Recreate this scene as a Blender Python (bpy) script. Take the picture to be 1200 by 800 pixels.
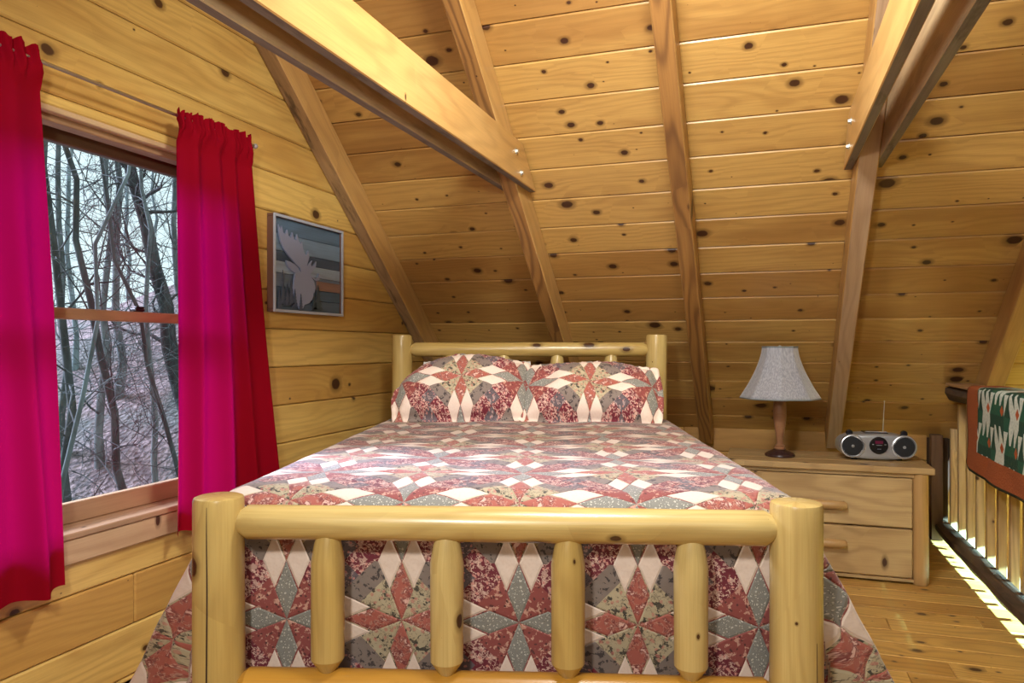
import bpy, bmesh, math, random
from mathutils import Vector, Matrix, noise as mnoise
random.seed(7)
C = bpy.context.scene
COL = C.collection
for o in list(bpy.data.objects): bpy.data.objects.remove(o)

# ------------------------------------------------------------ camera, world, lights, exposure
YAW = math.radians(18.84)
cd = bpy.data.cameras.new('camera'); cam = bpy.data.objects.new('camera', cd); COL.objects.link(cam)
cam.location = (0, 0, 1.28); cam.rotation_euler = (math.pi/2, 0, YAW)
cd.sensor_width = 36; cd.lens = 866/1200*36; cd.shift_y = 7/1200; cd.clip_start = .05; cd.clip_end = 200
C.camera = cam
C.view_settings.view_transform = 'Standard'; C.view_settings.look = 'None'
C.view_settings.gamma = 1; C.view_settings.exposure = 0.0
try: C.view_settings.use_curve_mapping = False
except Exception: pass

wd = bpy.data.worlds.new('sky'); C.world = wd; wd.use_nodes = True
bgn = wd.node_tree.nodes['Background']
bgn.inputs[0].default_value = (.80, .93, 1.0, 1); bgn.inputs[1].default_value = 1.3

def lamp_area(name, loc, target, size, power, color, shape='DISK'):
    l = bpy.data.lights.new(name, 'AREA'); l.shape = shape; l.size = size; l.energy = power; l.color = color
    o = bpy.data.objects.new(name, l); COL.objects.link(o); o.location = loc
    o.rotation_euler = (Vector(target)-Vector(loc)).to_track_quat('-Z', 'Y').to_euler()
    return o
lamp_area('ceiling_lamp', (-.45, -.15, 1.95), (-.5, 4, 1.5), .22, 41, (1, .96, .88))
lamp_area('room_fill', (.9, -1.2, 3.0), (-.4, 3.4, 1.1), 1.6, 26, (1, .94, .84))  # soft overhead fill added behind the camera, no fixture there
lamp_area('high_fill', (-.35, 1.75, 2.85), (-.3, 3.0, 1.2), .5, 62, (1, .96, .88))  # unseen light added over the bed to brighten slope and bed top
# overcast daylight entering the window on the left
sl = bpy.data.lights.new('daylight', 'SUN'); sl.energy = 18; sl.color = (.72, .70, 1.0); sl.angle = math.radians(35)
so = bpy.data.objects.new('daylight', sl); COL.objects.link(so)
so.rotation_euler = Vector((1, .16, -.62)).to_track_quat('-Z', 'Y').to_euler()
# added unseen spot standing in for stairwell daylight beyond the loft railing
sp = bpy.data.lights.new('stair_spot', 'SPOT'); sp.energy = 8500; sp.color = (.42, .86, 1.0); sp.spot_size = math.radians(72); sp.spot_blend = .6; sp.shadow_soft_size = .02
spo = bpy.data.objects.new('stair_spot', sp); COL.objects.link(spo); spo.location = (3.2, 4.3, .67)
spo.rotation_euler = (Vector((1.1, 4.6, 0.0))-Vector((3.2, 4.3, .67))).to_track_quat('-Z', 'Y').to_euler()

# ------------------------------------------------------------ object helpers
WM = {}
def world(o): return WM.get(o.name, Matrix.Identity(4)) if o else Matrix.Identity(4)
def link(o, parent=None, M=None):
    COL.objects.link(o)
    M = M or Matrix.Identity(4)
    if parent:
        o.parent = parent; o.matrix_basis = world(parent).inverted() @ M
    else: o.matrix_basis = M
    WM[o.name] = M.copy()
    return o
def tag(o, label=None, cat=None, group=None, kind=None):
    if label: o['label'] = label
    if cat: o['category'] = cat
    if group: o['group'] = group
    if kind: o['kind'] = kind
    return o
def empty(name, loc=(0, 0, 0), rz=0, **k):
    o = bpy.data.objects.new(name, None); o.empty_display_size = .1
    link(o, None, Matrix.Translation(loc) @ Matrix.Rotation(rz, 4, 'Z')); return tag(o, **k)
def frame(x, y, z, o):
    M = Matrix.Identity(4)
    for i, v in enumerate((x, y, z)):
        v = Vector(v).normalized()
        for r in range(3): M[r][i] = v[r]
    for r in range(3): M[r][3] = o[r]
    return M
def meshobj(name, me, mat, parent=None, M=None, smooth=False):
    if mat and not me.materials: me.materials.append(mat)
    if smooth:
        for p in me.polygons: p.use_smooth = True
    return link(bpy.data.objects.new(name, me), parent, M)
def pyobj(name, v, f, mat, parent=None, M=None, smooth=False):
    me = bpy.data.meshes.new(name); me.from_pydata([tuple(a) for a in v], [], f); me.update()
    return meshobj(name, me, mat, parent, M, smooth)
def bmobj(name, bm, mat, parent=None, M=None, smooth=False):
    me = bpy.data.meshes.new(name); bm.to_mesh(me); bm.free()
    return meshobj(name, me, mat, parent, M, smooth)
def bm_box(bm, c, s, bevel=0, seg=1):
    r = bmesh.ops.create_cube(bm, size=1, matrix=Matrix.Translation(c) @ Matrix.Diagonal((s[0], s[1], s[2], 1)))
    if bevel:
        es = list({e for v in r['verts'] for e in v.link_edges})
        bmesh.ops.bevel(bm, geom=es, offset=bevel, segments=seg, affect='EDGES', profile=.5)
cache = {}
def board_mesh(L, Wd, T, bevel, mat):
    k = (round(L, 3), round(Wd, 3), round(T, 3), bevel, mat.name)
    if k not in cache:
        bm = bmesh.new(); bm_box(bm, (0, 0, 0), (L, Wd, T), bevel)
        me = bpy.data.meshes.new('board'); bm.to_mesh(me); bm.free(); me.materials.append(mat); cache[k] = me
    return cache[k]
def board(name, parent, ctr, ax, ay, L, Wd, T, mat, bevel=.004):
    ax = Vector(ax).normalized(); ay = Vector(ay).normalized(); az = ax.cross(ay)
    return link(bpy.data.objects.new(name, board_mesh(L, Wd, T, bevel, mat)), parent, frame(ax, ay, az, ctr))
def box(name, parent, lo, hi, mat, bevel=.003, axis=0, **k):
    """axis-aligned timber, grain along the chosen axis"""
    lo = Vector(lo); hi = Vector(hi); s = hi-lo; c = (lo+hi)/2
    if axis == 0: o = board(name, parent, c, (1,0,0), (0,1,0), s.x, s.y, s.z, mat, bevel)
    elif axis == 1: o = board(name, parent, c, (0,1,0), (-1,0,0), s.y, s.x, s.z, mat, bevel)
    else: o = board(name, parent, c, (0,0,1), (1,0,0), s.z, s.x, s.y, mat, bevel)
    return tag(o, **k)
def lathe_verts(prof, n=32, rfun=None):
    v = []; f = []
    for i, (x, r) in enumerate(prof):
        for j in range(n):
            a = 2*math.pi*j/n; rr = r*(rfun(x, a) if rfun else 1)
            v.append((x, rr*math.cos(a), rr*math.sin(a)))
    for i in range(len(prof)-1):
        for j in range(n):
            k = (j+1) % n
            f.append((i*n+j, (i+1)*n+j, (i+1)*n+k, i*n+k))
    f.append(tuple(range(n))[::1]); f.append(tuple((len(prof)-1)*n+j for j in range(n))[::-1])
    f = [tuple(reversed(q)) for q in f]
    return v, f
def autosmooth(o, ang=35):
    me = o.data
    for p in me.polygons: p.use_smooth = True
    bm = bmesh.new(); bm.from_mesh(me); bmesh.ops.recalc_face_normals(bm, faces=bm.faces)
    for e in bm.edges:
        if len(e.link_faces) == 2 and e.calc_face_angle(0) > math.radians(ang): e.smooth = False
    bm.to_mesh(me); bm.free()
def log(name, parent, p0, p1, prof, mat, n=28, wob=.03, seed=0, **k):
    """peeled log from p0 to p1, prof = [(distance, radius)], local X along the log"""
    p0 = Vector(p0); p1 = Vector(p1); ax = (p1-p0).normalized()
    up = Vector((0, 0, 1)) if abs(ax.z) < .9 else Vector((1, 0, 0))
    ay = up.cross(ax).normalized(); az = ax.cross(ay)
    out = []
    for (a, ra), (b, rb) in zip(prof, prof[1:]):
        m = max(1, int((b-a)/.06))
        for i in range(m): out.append((a+(b-a)*i/m, ra+(rb-ra)*i/m))
    out.append(prof[-1])
    def rf(x, a):
        return 1+wob*mnoise.noise(Vector((x*2.2+seed*9.1, math.cos(a)*.9, math.sin(a)*.9)))*1.6
    v, f = lathe_verts(out, n, rf)
    o = pyobj(name, v, f, mat, parent, frame(ax, ay, az, p0)); autosmooth(o, 32)
    return tag(o, **k)
def turned(name, parent, loc, prof, mat, n=40, rfun=None, **k):
    """prof = [(z, r)] around the vertical"""
    v, f = lathe_verts(prof, n, rfun)
    v = [(b, c, a) for a, b, c in v]
    o = pyobj(name, v, f, mat, parent, Matrix.Translation(loc)); autosmooth(o, 40)
    return tag(o, **k)

# ------------------------------------------------------------ material helpers
class N:
    """a shader socket with arithmetic"""
    def __init__(s, t, k): s.t = t; s.k = k
    def op(s, o, b=None, c=None):
        n = s.t.nodes.new('ShaderNodeMath'); n.operation = o
        for i, q in enumerate((s, b, c)):
            if q is None: continue
            if isinstance(q, N): s.t.links.new(q.k, n.inputs[i])
            else: n.inputs[i].default_value = q
        return N(s.t, n.outputs[0])
    def __add__(s, b): return s.op('ADD', b)
    def __sub__(s, b): return s.op('SUBTRACT', b)
    def __mul__(s, b): return s.op('MULTIPLY', b)
    def __truediv__(s, b): return s.op('DIVIDE', b)
    def abs(s): return s.op('ABSOLUTE')
    def lt(s, b): return s.op('LESS_THAN', b)
    def gt(s, b): return s.op('GREATER_THAN', b)
    def max(s, b): return s.op('MAXIMUM', b)
    def min(s, b): return s.op('MINIMUM', b)
    def frac(s): return s.op('FRACT')
    def floor(s): return s.op('FLOOR')
    def sin(s): return s.op('SINE')
    def step(s, a, b):   # smooth 0..1 between a and b
        n = s.t.nodes.new('ShaderNodeMapRange'); n.interpolation_type = 'SMOOTHSTEP'
        s.t.links.new(s.k, n.inputs[0])
        for i, q in ((1, a), (2, b)):
            if isinstance(q, N): s.t.links.new(q.k, n.inputs[i])
            else: n.inputs[i].default_value = q
        return N(s.t, n.outputs[0])
class Mat:
    def __init__(s, name, rough=.5, **kw):
        s.m = bpy.data.materials.new(name); s.m.use_nodes = True; s.t = s.m.node_tree
        s.b = s.t.nodes['Principled BSDF']; s.b.inputs['Roughness'].default_value = rough
        for k, v in kw.items(): s.b.inputs[k].default_value = v
    def new(s, ty): return s.t.nodes.new(ty)
    def coord(s, which='Object', rnd=True):
        tc = s.new('ShaderNodeTexCoord'); out = tc.outputs[which]
        if rnd:
            oi = s.new('ShaderNodeObjectInfo'); vm = s.new('ShaderNodeVectorMath'); vm.operation = 'MULTIPLY_ADD'
            cx = s.new('ShaderNodeCombineXYZ')
            for i in range(3): s.t.links.new(oi.outputs['Random'], cx.inputs[i])
            s.t.links.new(cx.outputs[0], vm.inputs[0]); vm.inputs[1].default_value = (37, 61, 23); s.t.links.new(out, vm.inputs[2])
            s.rand = N(s.t, oi.outputs['Random']); out = vm.outputs[0]
            sep0 = s.new('ShaderNodeSeparateXYZ'); s.t.links.new(tc.outputs[which], sep0.inputs[0]); s.raw = [N(s.t, q) for q in sep0.outputs]
        sep = s.new('ShaderNodeSeparateXYZ'); s.t.links.new(out, sep.inputs[0])
        return [N(s.t, q) for q in sep.outputs]
    def vec(s, x, y, z=0.0):
        n = s.new('ShaderNodeCombineXYZ')
        for i, q in enumerate((x, y, z)):
            if isinstance(q, N): s.t.links.new(q.k, n.inputs[i])
            else: n.inputs[i].default_value = q
        return n.outputs[0]
    def noise(s, v, scale=1, detail=2, rough=.5, dist=0, color=False):
        n = s.new('ShaderNodeTexNoise'); s.t.links.new(v, n.inputs['Vector'])
        n.inputs['Scale'].default_value = scale; n.inputs['Detail'].default_value = detail
        n.inputs['Roughness'].default_value = rough; n.inputs['Distortion'].default_value = dist
        return N(s.t, n.outputs[0])
    def voro(s, v, scale=1, feature='F1', dims='3D', rnd=1):
        n = s.new('ShaderNodeTexVoronoi'); n.feature = feature; n.voronoi_dimensions = dims
        s.t.links.new(v, n.inputs['Vector']); n.inputs['Scale'].default_value = scale; n.inputs['Randomness'].default_value = rnd
        return N(s.t, n.outputs['Distance']), (n.outputs['Color'] if 'Color' in n.outputs else None)
    def mix(s, f, a, b, mode='MIX'):
        n = s.new('ShaderNodeMix'); n.data_type = 'RGBA'; n.blend_type = mode
        for i, q in ((0, f), (6, a), (7, b)):
            if isinstance(q, N): s.t.links.new(q.k, n.inputs[i])
            elif isinstance(q, bpy.types.NodeSocket): s.t.links.new(q, n.inputs[i])
            elif i == 0: n.inputs[0].default_value = q
            else: n.inputs[i].default_value = (*q, 1)
        return n.outputs[2]
    def color(s, q):
        if isinstance(q, tuple): s.b.inputs['Base Color'].default_value = (*q, 1)
        else: s.t.links.new(q, s.b.inputs['Base Color'])
    def rough(s, q): s.t.links.new(q.k, s.b.inputs['Roughness'])
    def bump(s, h, strength=.3, dist=.002):
        n = s.new('ShaderNodeBump'); n.inputs['Strength'].default_value = strength; n.inputs['Distance'].default_value = dist
        s.t.links.new(h.k, n.inputs['Height']); s.t.links.new(n.outputs[0], s.b.inputs['Normal'])

def pine(name, c1, c2, dark, rough=.38, kn=1.0, kscale=6.5, kthr=.5, ring=.4, round_=False, knot=(.045, .014, .008), var=.25, freq=300, rough_sawn=0, kr=.017, check=0):
    m = Mat(name, rough); x, y, z = m.coord()
    if round_:
        ang = m.raw[1].op('ARCTAN2', m.raw[2]) * .055
        yy = ang + m.rand*31
    else: yy = y + z*.35
    # knots
    kv = m.vec(x*.75, yy, 0.0)
    d, col = m.voro(kv, kscale, dims='2D'); d = d/kscale
    sep = m.new('ShaderNodeSeparateColor'); m.t.links.new(col, sep.inputs[0])
    r1 = N(m.t, sep.outputs[0]); r2 = N(m.t, sep.outputs[1])
    clus = m.noise(m.vec(x*1.6, yy*2.2, 3.0), 1, 1).step(.38, .60)*.75+.25
    rad = (r1*r1*kr*1.25 + .003) * r2.gt(kthr) * clus + .0001
    wob = m.noise(m.vec(x*40, yy*40, 0), 1, 2)
    dd = d + (wob-.5)*.007
    kmask = dd.op('DIVIDE', rad).step(1.1, .75)*kn
    kring = dd.op('DIVIDE', rad).step(2.0, 1.05)*kn
    # grain
    n1 = m.noise(m.vec(x*.75, yy*4.5, z*3), 1, 2, .5)
    warp = (rad*8 / (d*18+.25))
    ph = yy*freq*.45 + n1*58 + warp*26
    rings = ph.sin()*.5+.5
    rings = rings*rings
    fib = m.noise(m.vec(x*5, yy*170, z*170), 1, 3, .6)
    blot = m.noise(m.vec(x*.9, yy*3.5, 0.0), 1.6, 3)
    c = m.mix(((blot-.5)*1.7+.5 + (m.rand-.5)*var*2.2).step(.1, .9), c1, c2)
    c = m.mix(rings*ring*(blot*1.1+.35), c, dark)
    c = m.mix((fib-.5).step(-.2, .35)*.28, c, dark)
    c = m.mix(kring*.55, c, tuple(q*.45 for q in dark))
    c = m.mix(kmask*.93, c, knot)
    if check:
        ck = m.noise(m.vec(x*1.3, yy*120, 0), 1, 2)
        c = m.mix(ck.step(.70, .76)*.8, c, (.03, .015, .008))
    if rough_sawn:
        st = m.noise(m.vec(x*3, yy*14, z*14), 1, 4, .7)
        c = m.mix(st.step(.50, .68)*rough_sawn, c, (.045, .028, .018))
    m.color(c)
    m.bump(rings*.3+fib*.7-kmask*.8, .22+rough_sawn*.5, .0012+rough_sawn*.002)
    return m.m

M_slope = pine('pine_ceiling', (.64, .395, .12), (.45, .24, .068), (.26, .125, .034), ring=.26, kscale=7.5, kthr=.42, kr=.023, var=.42, rough=.33)
M_wall = pine('pine_wall', (.74, .52, .155), (.56, .33, .085), (.34, .17, .042), ring=.30, kscale=4.0, kthr=.55, kr=.024, var=.34, rough=.36)
M_rafter = pine('pine_rafter', (.58, .34, .12), (.46, .26, .085), (.24, .11, .035), ring=.34, kscale=4.0, kthr=.55, kr=.02, rough=.42, freq=240)
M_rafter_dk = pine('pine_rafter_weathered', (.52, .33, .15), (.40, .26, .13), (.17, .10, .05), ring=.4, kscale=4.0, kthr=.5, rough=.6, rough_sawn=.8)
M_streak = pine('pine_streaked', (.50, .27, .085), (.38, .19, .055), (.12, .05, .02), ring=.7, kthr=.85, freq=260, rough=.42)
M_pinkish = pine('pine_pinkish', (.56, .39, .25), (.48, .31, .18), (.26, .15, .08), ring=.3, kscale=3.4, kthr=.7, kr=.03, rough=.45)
M_tie = pine('pine_collar_tie', (.66, .43, .17), (.56, .33, .11), (.30, .15, .05), ring=.3, kscale=4.0, kthr=.6, rough=.42)
M_log = pine('peeled_log', (.61, .47, .19), (.52, .365, .115), (.30, .18, .055), ring=.3, kscale=5.0, kthr=.42, round_=True, kr=.020, rough=.27, freq=190)
M_log_lo = pine('amber_log', (.60, .32, .05), (.52, .26, .035), (.33, .14, .02), ring=.16, kscale=5.0, kthr=.7, round_=True, kr=.012, rough=.3, freq=150)
M_floor = pine('pine_floor', (.64, .39, .105), (.48, .26, .06), (.22, .10, .025), ring=.42, kscale=8.0, kthr=.3, kr=.014, rough=.38, var=.4)
M_dress = pine('pine_dresser', (.55, .39, .19), (.46, .30, .13), (.25, .14, .055), ring=.42, kscale=6.0, kthr=.3, kr=.022, rough=.42)
M_dresslog = pine('pine_dresser_post', (.54, .34, .14), (.46, .27, .10), (.27, .14, .05), ring=.2, kscale=5.0, kthr=.72, round_=True, kr=.012, rough=.4)
M_beam = pine('bark_beam', (.12, .075, .045), (.06, .035, .02), (.02, .012, .008), ring=.5, kn=0, rough=.75, rough_sawn=.8)
M_rail = pine('split_rail_top', (.50, .32, .17), (.42, .25, .12), (.25, .13, .06), ring=.3, kthr=.6, rough=.4)
M_bal = pine('pine_baluster', (.70, .53, .27), (.56, .38, .16), (.22, .11, .045), ring=.35, kscale=6, kthr=.7, rough=.5)
M_frame = pine('window_pine', (.42, .27, .15), (.34, .20, .10), (.17, .09, .045), ring=.35, kscale=3.5, kthr=.8, rough=.45)
M_sashdk = pine('dark_sash_pine', (.17, .10, .055), (.11, .06, .03), (.05, .025, .014), ring=.3, kn=0, rough=.4)
M_apron = pine('window_apron_pine', (.60, .43, .25), (.52, .35, .19), (.33, .19, .09), ring=.35, kscale=4, kthr=.6, rough=.5)

def plain(name, c, rough=.5, **kw):
    m = Mat(name, rough, **kw); m.color(c)
    x, y, z = m.coord(rnd=False); n = m.noise(m.vec(x, y, z), 60, 2)
    m.bump(n, .05, .0005); return m.m
M_back = plain('dark_groove', (.045, .022, .010), .9)
M_steel = plain('brushed_steel', (.55, .56, .58), .3, Metallic=1.0)
M_zinc = plain('zinc_bolt', (.62, .64, .60), .35, Metallic=.8)
M_plaster = pine('pine_back_room', (.50, .30, .10), (.42, .23, .07), (.25, .12, .04), ring=.2, rough=.5)

# ------------------------------------------------------------ setting
SL = .835; S0 = 5.389; U0 = 5.175            # slope boards: z = S0 - SL*y ; rafter undersides: z = U0 - SL*y
XW = -2.30; XR = 3.3
sn = Vector((0, SL, 1)).normalized()        # outward normal of the slope
sd = Vector((0, -1, SL)).normalized()       # up the slope
XA = Vector((1, 0, 0))

ceil = empty('ceiling', (0, 5.63, .688), kind='structure')
rafter_x = [(-2.298, -2.212), (-1.305, -1.222), (-.44, -.352), (.40, .488), (1.215, 1.31), (2.08, 2.17)]
cuts_all = [-1.263, -.396, .444, 1.262, 2.125]
sp_y = .1562
rng = random.Random(3)
y = 5.66; row = 0
while y > 1.75:
    yc = y - sp_y/2; zc = S0-SL*yc
    wid = sp_y*math.sqrt(1+SL*SL)-.0035
    xs = [XW+.0] + sorted(rng.sample(cuts_all, 2)) + [XR]
    if row in (2,): xs = [XW, -1.263, .444, 1.262, XR]
    for a, b in zip(xs, xs[1:]):
        ctr = Vector(((a+b)/2, yc, zc)) + sn*.0095
        board('board', ceil, ctr, XA, sd, b-a-.003, wid, .019, M_slope, .0055)
    y -= sp_y; row += 1
ytop = y
def slab(name, parent, y0, y1, off, th, mat, x0=XW-.12, x1=XR, slope0=S0, kind=None):
    v = []
    for yy in (y0, y1):
        for d in (off, off+th):
            p = Vector((0, yy, slope0-SL*yy)) + sn*d
            v += [(x0, p.y, p.z), (x1, p.y, p.z)]
    f = [(0,1,5,4), (2,6,7,3), (0,2,3,1), (4,5,7,6), (0,4,6,2), (1,3,7,5)]
    o = pyobj(name, v, f, mat, parent)
    return o
slab('roof_deck', ceil, 5.9, 0, .0195, .05, M_back)
slab('upper_ceiling_panel', ceil, ytop, 0.02, 0, .019, M_slope)
# lower run of the slope over the stairwell, right of the loft
slab('lower_ceiling_panel', ceil, 8.6, 5.67, 0, .05, M_slope, x0=1.3)
# far slope behind the camera
cb = pyobj('ceiling_back', [(XW-.15, 0, S0+.05), (XR, 0, S0+.05), (XR, -5.5, S0-SL*5.5), (XW-.15, -5.5, S0-SL*5.5)], [(0,3,2,1)], M_plaster); tag(cb, kind='structure')

# floor
fl = empty('floor', (0, 2, 0), kind='structure')
yb = 5.66+.0; k = 0; FW = .155
rng = random.Random(11)
y = 5.745
while y > 1.0:
    xs = [XW]; xx = XW+rng.uniform(.6, 1.8)
    while xx < 1.0: xs.append(xx); xx += rng.uniform(.7, 1.6)
    xs.append(1.17)
    for a, b in zip(xs, xs[1:]):
        board('floorboard', fl, ((a+b)/2, y-FW/2, -.011), XA, (0,1,0), b-a-.002, FW-.0040, .022, M_floor, .0028)
    y -= FW
box('rear_floorboards', fl, (XW, -5.5, -.022), (1.17, y, 0), M_floor, 0)
box('floor_deck', fl, (XW-.15, -5.5, -.20), (1.17, 5.9, -.0225), M_back, 0)
lf = pyobj('floor_lower', [(1.0, -5.5, -2.6), (XR, -5.5, -2.6), (XR, 9.6, -2.6), (1.0, 9.6, -2.6)], [(0,1,2,3)], M_floor); tag(lf, kind='structure')
# stairwell side below the loft, right wall, back wall
w = box('wall_stairwell', None, (1.08, -5.5, -2.6), (1.17, 5.9, -.2), M_wall, 0, axis=1, kind='structure')
wr = pyobj('wall_right', [(XR, -5.5, -2.6), (XR, 9.6, -2.6), (XR, 9.4, -2.4), (XR, 0, S0), (XR, -5.5, S0-SL*5.5)], [(0,1,2,3,4)], M_plaster); tag(wr, kind='structure')
wb = box('wall_back', None, (XW-.15, -5.6, -2.6), (XR, -5.5, S0-SL*5.5+.1), M_plaster, 0, kind='structure')

# knee wall
KY = 5.63
kw = empty('wall_knee', (-.6, KY, 0), kind='structure')
for i in range(4):
    z0 = .003+i*.172; z1 = min(z0+.169, .69)
    for a, b in ((XW, -.9+i*.11), (-.897+i*.11, 1.04)):
        box('board', kw, (a, KY, z0), (b, KY+.019, z1), M_slope, .004)
box('backing', kw, (XW, KY+.02, 0), (1.17, KY+.06, .70), M_back, 0)

# left wall with the window opening
WY0, WY1, WZ0, WZ1 = 1.25, 2.73, .615, 2.105
wl = empty('wall_left', (XW, 2, 0), kind='structure')
rng = random.Random(5)
for i in range(-1, 27):
    z0 = .217+.193*(i-1); z1 = z0+.193-.003
    if z1 < 0.02: continue
    z0 = max(z0, .003)
    zc = (z0+z1)/2
    yend = (S0-z1)/SL - .0
    if yend < -5: continue
    yend2 = (S0-z0)/SL
    ystart = -5.5
    if zc > S0-SL*5.5: ystart = -(S0-z1)/SL
    segs = [(ystart, min(yend+.06, KY+.02))]
    cuts = {0: [.9, 3.4], 1: [2.23, 4.4], 2: [.2, 3.3], 3: [.4], 6: [.2], 9: [-.5]}.get(i, [rng.uniform(-1, 1)])
    out = []
    for a, b in segs:
        pts = [a]+[c for c in cuts if a < c < b]+[b]
        out += list(zip(pts, pts[1:]))
    for a, b in out:
        zz = [(a, b, z0, z1)]
        if z1 > WZ0 and z0 < WZ1:                      # cut around the window
            zz = []
            if a < WY0: zz.append((a, min(b, WY0), z0, z1))
            if b > WY1: zz.append((max(a, WY1), b, z0, z1))
            aa, bb = max(a, WY0), min(b, WY1)
            if bb > aa:
                if z0 < WZ0-.01: zz.append((aa, bb, z0, WZ0))
                if z1 > WZ1+.01: zz.append((aa, bb, WZ1, z1))
        for (p, q, r, s) in zz:
            if q-p < .03: continue
            board('board', wl, (XW-.012, (p+q)/2, (r+s)/2), (0,1,0), (0,0,1), q-p-.002, s-r, .024, M_wall, .0065)
def wall_core(name, lo, hi): box(name, wl, lo, hi, M_back, 0, axis=1)
XO = XW-.16
wall_core('core', (XO, -5.5, -.2), (XW-.0245, WY0, 2.2))
wall_core('core', (XO, WY1, -.2), (XW-.0245, 3.9, 2.2))
wall_core('core', (XO, WY0, -.2), (XW-.0245, WY1, WZ0))
wall_core('core', (XO, WY0, WZ1), (XW-.0245, WY1, 2.2))
pyobj('gable_core', [(x, yy, zz) for x in (XO, XW-.0245) for yy, zz in ((-3.8, 2.2), (3.9, 2.2), (0, S0+.03))]+
      [(x, yy, zz) for x in (XO, XW-.0245) for yy, zz in ((3.9, -.2), (5.95, -.2), (5.95, .45), (3.9, 2.2))],
      [(0,1,2), (5,4,3), (0,3,4,1), (1,4,5,2), (2,5,3,0), (6,7,8,9), (13,12,11,10), (6,10,11,7), (7,11,12,8), (8,12,13,9), (9,13,10,6)], M_back, wl)

# window_1
win = empty('window_1', (XW, (WY0+WY1)/2, WZ0), kind='structure')
XG = XW-.12
box('head_jamb', win, (XO-.02, WY0, WZ1-.02), (XW+.002, WY1, WZ1), M_apron, .003, axis=1)
box('side_jamb', win, (XO-.02, WY0, WZ0), (XW+.002, WY0+.02, WZ1-.02), M_frame, .003, axis=2)
box('side_jamb', win, (XO-.02, WY1-.02, WZ0), (XW+.002, WY1, WZ1-.02), M_frame, .003, axis=2)
box('window_sill', win, (XO-.02, WY0-.06, WZ0-.002), (XW+.03, WY1+.06, WZ0+.02), M_frame, .004, axis=1)
box('apron', win, (XW, WY0-.05, .525), (XW+.022, WY1+.05, WZ0-.003), M_apron, .004, axis=1)
box('stop', win, (XG+.03, WY0+.02, WZ1-.045), (XW-.03, WY1-.02, WZ1-.02), M_frame, .003, axis=1)
def sash(x, z0, z1, rb, rt, mt):
    ya, yc = WY0+.02, WY1-.02; st = .05
    s = box('bottom_rail', win, (x-.018, ya, z0), (x+.018, yc, z0+rb), M_frame, .004, axis=1)
    box('top_rail', win, (x-.018, ya, z1-rt), (x+.018, yc, z1), mt, .004, axis=1)
    box('stile', win, (x-.018, ya, z0+rb), (x+.018, ya+st, z1-rt), M_frame, .004, axis=2)
    box('stile', win, (x-.018, yc-st, z0+rb), (x+.018, yc, z1-rt), M_frame, .004, axis=2)
    box('pane', win, (x-.002, ya+st-.005, z0+rb-.005), (x+.002, yc-st+.005, z1-rt+.005), M_glass, 0, axis=1)
g = Mat('window_glass', .0, **{'Transmission Weight': 1.0, 'IOR': 1.45}); g.color((.97, 1, .99))
tr = g.new('ShaderNodeBsdfTransparent'); gl = g.new('ShaderNodeBsdfGlossy'); gl.inputs['Roughness'].default_value = .02
mx = g.new('ShaderNodeMixShader'); fr = g.new('ShaderNodeFresnel'); fr.inputs[0].default_value = 1.25
g.t.links.new(fr.outputs[0], mx.inputs[0]); g.t.links.new(tr.outputs[0], mx.inputs[1]); g.t.links.new(gl.outputs[0], mx.inputs[2])
tr.inputs[0].default_value = (.93, .98, .97, 1)
g.t.links.new(mx.outputs[0], g.t.nodes['Material Output'].inputs[0]); M_glass = g.m
sash(XG, WZ0+.02, 1.425, .075, .042, M_frame)
sash(XG-.04, 1.385, WZ1-.02, .04, .055, M_sashdk)
lk = bmesh.new(); bm_box(lk, (0,0,0), (.03, .05, .012), .003); bm_box(lk, (0,.01,.01), (.012, .045, .01), .003)
bmobj('sash_lock', lk, plain('dark_bronze', (.03,.025,.03), .4, Metallic=.6), win, Matrix.Translation((XG, 2.36, 1.432)))

# ------------------------------------------------------------ rafters and collar ties
def rafter(xr, label, mat=M_rafter, y_lo=5.60, y_hi=.3, under=None):
    xc = (xr[0]+xr[1])/2; th = (S0-U0)/math.sqrt(1+SL*SL)-.001
    p0 = Vector((xc, y_lo, S0-SL*y_lo)) - sn*(th/2+.001); p1 = Vector((xc, y_hi, S0-SL*y_hi)) - sn*(th/2+.001)
    o = board('rafter', None, (p0+p1)/2, (p1-p0), (1,0,0), (p1-p0).length, xr[1]-xr[0], th, mat, .005)
    me = o.data.copy(); o.data = me
    me.materials.append(under or mat)
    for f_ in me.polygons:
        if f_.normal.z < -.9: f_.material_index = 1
    return tag(o, label, 'rafter', 'sloping roof rafters')
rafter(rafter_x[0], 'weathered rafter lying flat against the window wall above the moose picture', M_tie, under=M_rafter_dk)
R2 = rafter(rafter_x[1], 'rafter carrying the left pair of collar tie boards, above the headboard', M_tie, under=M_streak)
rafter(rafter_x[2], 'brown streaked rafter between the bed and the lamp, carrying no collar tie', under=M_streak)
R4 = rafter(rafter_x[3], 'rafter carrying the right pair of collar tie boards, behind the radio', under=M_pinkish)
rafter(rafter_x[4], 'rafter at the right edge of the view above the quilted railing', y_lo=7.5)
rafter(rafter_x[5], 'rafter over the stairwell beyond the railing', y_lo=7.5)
M_tie_gray = pine('pine_collar_tie_sawn', (.52, .40, .24), (.44, .31, .17), (.24, .15, .09), ring=.3, kscale=4.0, kthr=.6, rough=.6, rough_sawn=.25)
M_sawn = pine('sawn_edge', (.30, .28, .25), (.22, .19, .17), (.10, .08, .07), ring=.2, kn=0, rough=.7, rough_sawn=.5)
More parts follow.
